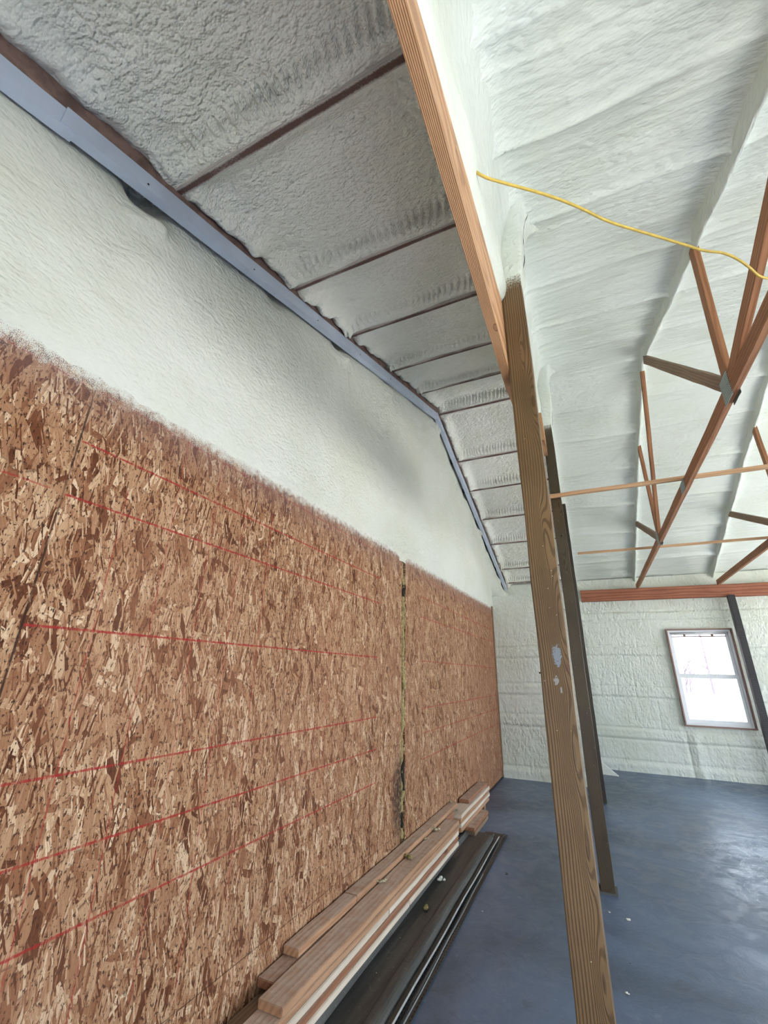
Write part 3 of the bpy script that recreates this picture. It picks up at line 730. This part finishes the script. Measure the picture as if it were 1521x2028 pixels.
for k, p in enumerate(PURL):
    if k == 0: continue
    z = float(roof(p)); sl = SL if p < RY else -SL
    th = .046 if k in (1, 2, 6, 7) else .034
    o = board('roof_purlin' + ('' if k == 1 else '.%03d' % (k-1)), (-1.74, p, z+.022), (-.20, p, z+.022), .07, th, MPU, wdir=(0, -sl, 1), bev=.004)
    o.data.transform(Matrix.Rotation(math.radians(90), 4, 'X')) if False else None
    lab = 'dusty brown purlin between steel track and beam, ' + words_[k]
    lab = {1: 'thick dusty brown purlin crossing the near ceiling, topmost in the photo', 2: 'brown purlin across the near ceiling, second from the photo top',
           3: 'thin brown purlin across the near slope, third from the photo top', 4: 'thin brown purlin across the near slope, fourth from the photo top',
           5: 'thin brown purlin across the near slope, fifth and last before the ridge', 6: 'reddish brown ridge purlin meeting the bend of the steel track',
           7: 'reddish purlin on the far slope, first below the ridge', 8: 'dark purlin on the far slope, second below the ridge', 9: 'brown purlin on the far slope, third below the ridge',
           10: 'thin purlin on the far slope, fourth below the ridge', 11: 'thin purlin on the far slope, fifth below the ridge', 12: 'lowest purlin on the far slope, against the far wall'}[k]
    tag(o, lab, 'purlin', 'purlins left bare in the left bay', 'thing')
def track(name, ya, yb, xo, label, dz=0):
    """steel angle: upright flange towards the room, narrow foot below"""
    tz = lambda y: 5.006-SL*abs(y-RY)-.030+(.05*(1-y/RY) if y < RY else .03*(y-RY)/RY)+dz
    za, zb = tz(ya), tz(yb)
    x = -1.505+xo; h = .086; ft = .045; t = .003
    pts = [(x, 0), (x, -h), (x-ft, -h-.006), (x-ft, -h+t), (x-t, -h+t+.004), (x-t, 0)]
    bm = bmesh.new(); rings = []
    n = 20
    for i in range(n+1):
        f = i/n; y = ya+(yb-ya)*f; z = za+(zb-za)*f
        rings.append([bm.verts.new((px+.0015*math.sin(i*1.3), y, z+pz)) for px, pz in pts])
    for a_, b_ in zip(rings, rings[1:]):
        for i in range(6): bm.faces.new((a_[i], a_[(i+1) % 6], b_[(i+1) % 6], b_[i]))
    bm.faces.new(rings[0]); bm.faces.new(rings[-1][::-1])
    # screws
    o = link(name, bm_mesh(bm, name), M_GALV); tag(o, label, 'steel track', 'steel track along the gable', 'thing')
    for i in range(int(abs(yb-ya)/.6)):
        y = ya+(yb-ya)*(i+.5)/max(1, int(abs(yb-ya)/.6)); z = za+(zb-za)*(y-ya)/(yb-ya)
        bm = bmesh.new(); bmesh.ops.create_cone(bm, segments=8, radius1=.004, radius2=.004, depth=.004, cap_ends=True, matrix=Matrix.Translation((x+.002, y, z-.06)) @ Matrix.Rotation(math.pi/2, 4, 'Y'))
        link('screw', bm_mesh(bm, 'screw'), M_NAIL, o)
track('steel_track', YN, .40, -.004, 'short piece of pale blue steel track running out of the top left corner', -.008)
track('steel_track.001', .345, RY+.02, 0, 'long pale blue steel track climbing the near slope to the ridge')
track('steel_track.002', RY-.02, 9.68, 0, 'steel track descending the far slope from the ridge to the far wall')
for k, (ya, yb, lab) in enumerate(((YN, RY, 'brown nailer board edge above the track on the near slope'), (RY, YF, 'brown nailer board edge above the track on the far slope'))):
    o = board('nailer_board' + ('' if k == 0 else '.001'), (-1.535, ya, float(roof(ya))-.02), (-1.535, yb, float(roof(yb))-.02), .12, .035, M_NAILER, bev=.003)
    tag(o, lab, 'board', None, 'thing')

# ------------------------------------------------------------------ torn joint: mineral wool strip
def lumpy_strip(name, x, y, z0, z1, rw, mat, seed, parent=None, n=90):
    th = np.linspace(0, 2*np.pi, 13); zz = np.linspace(z0, z1, n); TH, Z = np.meshgrid(th, zz, indexing='ij')
    r = rw*(.9+.35*vnoise(Z*16, np.cos(TH)*1.5, seed)+.2*vnoise(Z*40, np.sin(TH)*2, seed+1))
    r = r*np.clip(np.minimum(Z-z0, z1-Z)/.02, .1, 1)
    X = x+r*.8*np.cos(TH)+.012*vnoise(Z*9, Z*0, seed+2); Y = y+r*np.sin(TH)+.006*vnoise(Z*7, Z*0, seed+3)
    return link(name, gridmesh(name, X, Y, Z), mat, parent, True)
ws = empty('insulation_strip', (-1.57, 3.783, .3)); tag(ws, 'yellow mineral wool bulging from the vertical gap between the OSB sections', 'insulation', None, 'thing')
lumpy_strip('wool', -1.568, 3.785, .30, 1.45, .027, M_WOOL, 3, ws, 110); lumpy_strip('wool', -1.566, 3.785, 1.40, 2.25, .028, M_WOOL, 13, ws, 90); lumpy_strip('wool', -1.572, 3.785, 2.30, 2.60, .016, M_WOOL, 23, ws, 50)
lumpy_strip('mould_patch', -1.560, 3.785, .62, .86, .021, M_MOLD, 33, ws, 30); lumpy_strip('mould_patch', -1.556, 3.790, 2.20, 2.36, .021, M_MOLD, 43, ws, 24)
lumpy_strip('mould_patch', -1.563, 3.785, .38, .50, .020, M_MOLD, 35, ws, 20)

# ------------------------------------------------------------------ lumber
T = .037
def lum(x0, x1, y0, y1, ztop, mat, label, group, th=T-.003, yaw_=0):
    n = sum(1 for o in bpy.data.objects if o.name.startswith('lumber_board'))
    nm = 'lumber_board' + ('' if n == 0 else '.%03d' % n)
    dx = yaw_
    o = board(nm, ((x0+x1)/2-dx, y0, ztop-th/2), ((x0+x1)/2+dx, y1, ztop-th/2), x1-x0, th, mat, wdir=(1, 0, 0), bev=.003)
    tag(o, label, 'board', group, 'thing'); return o
GF, GB, GR = 'boards of the front lumber stack', 'boards of the stack against the wall', 'boards of the rear lumber stack'
zF = .266
lum(-1.452, -1.327, 1.95, 4.62, zF, M_LUMBER, 'dusty tan board lying on top of the front lumber stack', GF)
lum(-1.452, -1.327, 1.70, 4.60, zF-T, M_LUMBER, 'tan board second from the top of the front stack', GF, yaw_=.002)
lum(-1.448, -1.329, 1.55, 3.02, zF-2*T, M_LUMBER_W, 'near whitish board in the third layer of the front stack', GF)
lum(-1.448, -1.329, 3.03, 4.61, zF-2*T, M_LUMBER_W, 'far whitish board in the third layer of the front stack', GF)
lum(-1.452, -1.327, 1.6, 4.59, zF-3*T, M_LUMBER_R, 'reddish board fourth from the top of the front stack', GF, yaw_=-.002)
lum(-1.450, -1.326, 1.5, 3.35, zF-4*T, M_LUMBER_W, 'near pale board in the lowest layer of the front stack', GF)
lum(-1.450, -1.326, 3.36, 4.58, zF-4*T, M_LUMBER_W, 'far pale board in the lowest layer of the front stack', GF)
zB = .300
lum(-1.546, -1.458, 2.24, 2.83, zB, M_LUMBER, 'short near board on top of the wall stack, white powder on it', GB)
lum(-1.546, -1.458, 2.835, 5.05, zB, M_LUMBER, 'long board on top of the wall stack, end to end with a short one', GB)
lum(-1.546, -1.458, 2.06, 4.9, zB-T-.001, M_LUMBER_R, 'rusty brown board second in the wall stack, its dark end jutting out', GB)
lum(-1.540, -1.460, 2.45, 4.9, zB-2*T-.002, M_LUMBER_R, 'hidden board third in the wall stack beside the front stack', GB)
lum(-1.546, -1.458, 1.1, 2.42, zB-2.6*T-.003, M_GREYW, 'grey dusty board jutting out at the bottom edge beside the OSB', GB)
lum(-1.546, -1.458, 1.2, 4.8, zB-4*T+.002, M_LUMBER, 'low board in the wall stack above its sleepers', GB)
lum(-1.546, -1.458, 1.3, 4.8, zB-5*T-.005, M_LUMBER, 'lowest board of the wall stack resting on the sleepers', GB)
zR = .262
lum(-1.535, -1.425, 5.37, 6.32, zR, M_LUMBER_R, 'short reddish board on top of the rear lumber stack', GR)
lum(-1.540, -1.395, 4.95, 6.30, zR-T, M_LUMBER_W, 'pale board second from the top of the rear stack', GR)
lum(-1.540, -1.395, 4.92, 6.27, zR-2*T, M_LUMBER, 'tan board third from the top of the rear stack', GR)
lum(-1.540, -1.397, 4.94, 6.30, zR-3*T, M_LUMBER_W, 'pale board fourth from the top of the rear stack', GR)
lum(-1.540, -1.395, 4.93, 6.25, zR-4*T-.001, M_LUMBER, 'tan board at the bottom of the rear stack', GR)
lum(-1.44, -1.315, 5.12, 5.80, .085, M_LUMBER_R, 'short orange board lying low beside the rear stack', None)
lum(-1.44, -1.315, 5.14, 5.78, .047, M_GREYW, 'dark offcut under the low orange board', None, th=.046)
for k, y in enumerate((1.75, 2.9, 4.1, 5.2, 6.1)):
    o = board('sleeper_block' + ('' if k == 0 else '.%03d' % k), (-1.548, y, .0395), (-1.395 if y < 4.6 else -1.42, y, .0395), .088, .078, M_GREYW, wdir=(0, 1, 0))
    tag(o, ('dark sleeper block under the lumber near the camera', 'dark sleeper block under the lumber, second from the camera', 'dark sleeper block under the lumber, third from the camera', 'sleeper block under the near end of the rear stack', 'sleeper block under the far end of the rear stack')[k], 'block', 'sleepers under the lumber', 'thing')

# dark metal panels on the floor
def sheet(name, prof, ya, yb, skew, mat, parent=None, n=24, t=.0015):
    bm = bmesh.new(); rings = []
    pr = [(x, z) for x, z in prof]+[(x, z-t) for x, z in prof[::-1]]
    for i in range(n+1):
        f = i/n; y = ya+(yb-ya)*f; dx = skew*(f-.5)+.0015*math.sin(i*1.1)
        rings.append([bm.verts.new((x+dx, y, z+.0008*math.sin(i*.9+x*30))) for x, z in pr])
    m_ = len(pr)
    for a_, b_ in zip(rings, rings[1:]):
        for i in range(m_): bm.faces.new((a_[i], a_[(i+1) % m_], b_[(i+1) % m_], b_[i]))
    bm.faces.new(rings[0]); bm.faces.new(rings[-1][::-1])
    return link(name, bm_mesh(bm, name), mat, parent)
pa = empty('metal_panel', (-1.15, 3, 0)); tag(pa, 'dark metal trim with a rolled ridge and bright edge beside the lumber', 'metal trim', 'dark metal trims on the floor', 'thing')
arc = [(-1.145+.048*math.cos(a), .016+.040*math.sin(a)) for a in [math.pi-i*math.pi/10 for i in range(11)]]
sheet('ridged_sheet', [(-1.388, .060), (-1.372, .058), (-1.352, .026), (-1.30, .020), (-1.215, .018)]+arc+[(-1.075, .014), (-1.064, .034)], 1.0, 5.10, -.035, M_MET, pa)
sheet('bright_edge', [(-1.064, .036), (-1.058, .040), (-1.053, .034)], 1.0, 5.16, -.035, M_EDGE, pa)
pb = empty('metal_panel.001', (-1.05, 3, 0)); tag(pb, 'perforated dark metal strip lying outermost on the blue-grey floor', 'metal trim', 'dark metal trims on the floor', 'thing')
sheet('perforated_sheet', [(-1.235, .004), (-1.048, .004), (-1.046, .016), (-1.038, .016), (-1.036, .006), (-1.006, .006), (-1.004, .012)], 1.2, 5.36, -.04, M_METP, pb)
sheet('bright_lip', [(-1.030, .012), (-1.026, .0135), (-1.024, .009)], 1.2, 4.3, -.04, M_EDGE, pb)
pc = sheet('metal_panel.002', [(-1.325, .008), (-1.30, .006), (-1.20, .006), (-1.19, .014), (-1.16, .014), (-1.15, .006)], 4.2, 5.30, 0, M_MET); tag(pc, 'dark metal offcut at the far end of the metal trims', 'metal trim', 'dark metal trims on the floor', 'thing')

# ------------------------------------------------------------------ tufts and scraps
def blob(name, loc, r, mat, label, cat, seed, group=None, flat=.6):
    bm = bmesh.new(); rnd = random.Random(seed)
    for i in range(5):
        c = Vector((rnd.uniform(-1, 1), rnd.uniform(-1, 1), rnd.uniform(-.1, .5)))*r*.75
        res = bmesh.ops.create_icosphere(bm, subdivisions=2, radius=r*rnd.uniform(.35, .6))
        ph = rnd.uniform(0, 9)
        for v in res['verts']:
            v.co *= 1+.35*math.sin(v.co.x*9/r+ph)*math.sin(v.co.y*7/r+ph)
            v.co.z *= flat; v.co += c
    lo = min(v.co.z for v in bm.verts)
    for v in bm.verts: v.co.z -= lo
    o = link(name, bm_mesh(bm, name), mat, None, True); o.location = loc
    tag(o, label, cat, group, 'thing'); return o
GT = 'wool tufts on the lumber'
zt_ = zF+.001
blob('wool_tuft', (-1.418, 3.58, zt_), .038, M_WOOL, 'yellow-green wool tuft, largest on the front stack', 'tuft', 1, GT)
blob('wool_tuft.001', (-1.437, 3.13, zt_), .026, M_WOOLP, 'small pale tuft nearest the camera on the front stack', 'tuft', 2, GT)
blob('wool_tuft.002', (-1.432, 4.24, zt_), .034, M_WOOLP, 'pale forked tuft at the far part of the front stack', 'tuft', 3, GT)
blob('wool_tuft.003', (-1.435, 4.0, zt_), .016, M_WOOLP, 'tiny pale tuft just before the forked one', 'tuft', 4, GT)
blob('wool_tuft.004', (-1.535, 5.02, zB+.001), .018, M_WOOLP, 'small tuft on the far end of the wall stack', 'tuft', 5, GT)
blob('wool_tuft.005', (-1.475, 5.06, zR-T+.001), .018, M_WOOLP, 'small tuft where the rear stack begins', 'tuft', 6, GT)
blob('wool_tuft.006', (-1.295, 3.98, .024), .030, M_FOAMBIT, 'whitish tuft caught between lumber and metal trim', 'tuft', 7, GT)
blob('wool_tuft.007', (-1.262, 3.52, .022), .026, M_WOOL, 'yellow tuft lying on the dark metal trim', 'tuft', 8, GT)
blob('foam_scrap', (-.0, 4.08, 0), .016, M_FOAMBIT, 'white foam crumb on the floor right of the second post', 'scrap', 9, 'scraps on the floor', .3)
blob('foam_scrap.001', (-.12, 4.13, 0), .010, M_FOAMBIT, 'thin white crumb at the foot of the second post', 'scrap', 10, 'scraps on the floor', .3)
blob('foam_scrap.002', (-.87, 4.41, 0), .014, M_GREYBITS, 'dark crumb on the floor right of the metal trims', 'scrap', 11, 'scraps on the floor', .3)
blob('foam_scrap.003', (-.06, 3.25, 0), .014, M_FOAMBIT, 'pale crumb on the floor at the right of the near post', 'scrap', 12, 'scraps on the floor', .3)
bm = bmesh.new()
P_ = [(-.10, 9.2, .0), (.16, 9.15, .0), (-.08, 9.3, .17)]
vsf = [bm.verts.new(p) for p in P_]+[bm.verts.new((p[0]+.005, p[1]+.05, p[2])) for p in P_]
for f in ((0, 1, 2), (5, 4, 3), (0, 3, 4, 1), (1, 4, 5, 2), (2, 5, 3, 0)): bm.faces.new([vsf[i] for i in f])
o = link('foam_offcut', bm_mesh(bm, 'foam_offcut'), M_FOAMBIT); tag(o, 'white triangular offcut leaning behind the third post base', 'scrap', None, 'thing')

# ------------------------------------------------------------------ yellow cable
cu = bpy.data.curves.new('yellow_cable', 'CURVE'); cu.dimensions = '3D'; cu.bevel_depth = .0055; cu.bevel_resolution = 2
def ray_at(px, py, dist):
    d = (r2*((px-760.5)/F_PX)-u2*((py-1014)/F_PX)+fw)
    return Vector((0, 0, 1.55))+d.normalized()*dist
cp = [(-.185, 1.07, 3.38), (-.150, 1.075, 3.30), (-.06, 1.17, 3.335), (.08, 1.28, 3.34), (.20, 1.385, 3.335), (.30, 1.50, 3.345), (.45, 1.62, 3.345), (.62, 1.76, 3.35), (.70, 1.83, 3.352), (.80, 1.90, 3.375), (.90, 2.00, 3.36), (.97, 2.10, 3.35), (1.06, 2.15, 3.36), (1.6, 2.4, 3.42), (2.25, 2.6, 3.30)]
sp_ = cu.splines.new('NURBS'); sp_.points.add(len(cp)-1); sp_.order_u = 3; sp_.use_endpoint_u = True
for pt, c in zip(sp_.points, cp): pt.co = (*c, 1)
oc = bpy.data.objects.new('cable_curve', cu); COL.objects.link(oc); bpy.context.view_layer.update()
me = bpy.data.meshes.new_from_object(oc.evaluated_get(bpy.context.evaluated_depsgraph_get())); bpy.data.objects.remove(oc); me.materials.clear()
o = link('yellow_cable', me, M_ROPE, None, True); tag(o, 'thin yellow cable strung from the fir beam to the truss', 'cable', None, 'thing')

# ------------------------------------------------------------------ trees outside the window
def tree(name, x, y, h, seed, label):
    rnd = random.Random(seed); bm = bmesh.new()
    def limb(a, b, r0, r1):
        d = b-a; q = d.to_track_quat('Z', 'Y').to_matrix().to_4x4()
        bmesh.ops.create_cone(bm, segments=7, radius1=r0, radius2=r1, depth=d.length, cap_ends=True, matrix=Matrix.Translation((a+b)/2) @ q)
    base = Vector((0, 0, -.15)); top = Vector((rnd.uniform(-.4, .4), 0, h))
    limb(base, top, .16, .04)
    for i in range(12):
        f = rnd.uniform(.25, .95); a = base.lerp(top, f); an = rnd.uniform(0, 6.28); L = rnd.uniform(.8, 2.2)*(1.2-f)
        b = a+Vector((math.cos(an)*L, math.sin(an)*L, L*.8)); limb(a, b, .05, .012)
        for j in range(2):
            c = a.lerp(b, rnd.uniform(.4, .9)); an2 = rnd.uniform(0, 6.28); limb(c, c+Vector((math.cos(an2)*.6, math.sin(an2)*.6, .5)), .02, .006)
    o = link(name, bm_mesh(bm, name), M_BARK); o.location = (x*2.4, y*2.4, 0); o.scale = (1.5, 1.5, 1.3); tag(o, label, 'tree', 'bare trees outside the window', 'thing')
for k, (x, y, h, lab) in enumerate(((4.75, 31, 2.6, 'faint low bush outside, leftmost through the lower window pane'), (5.25, 33, 3.2, 'faint bare shrub outside, second from left through the window'), (6.0, 31, 8.5, 'faint tall bare tree outside, its branches crossing the upper pane'), (6.7, 34, 3.5, 'faint bare shrub outside, rightmost through the lower window pane'))):
    tree('bare_tree' + ('' if k == 0 else '.%03d' % k), x, y, h, k+5, lab)
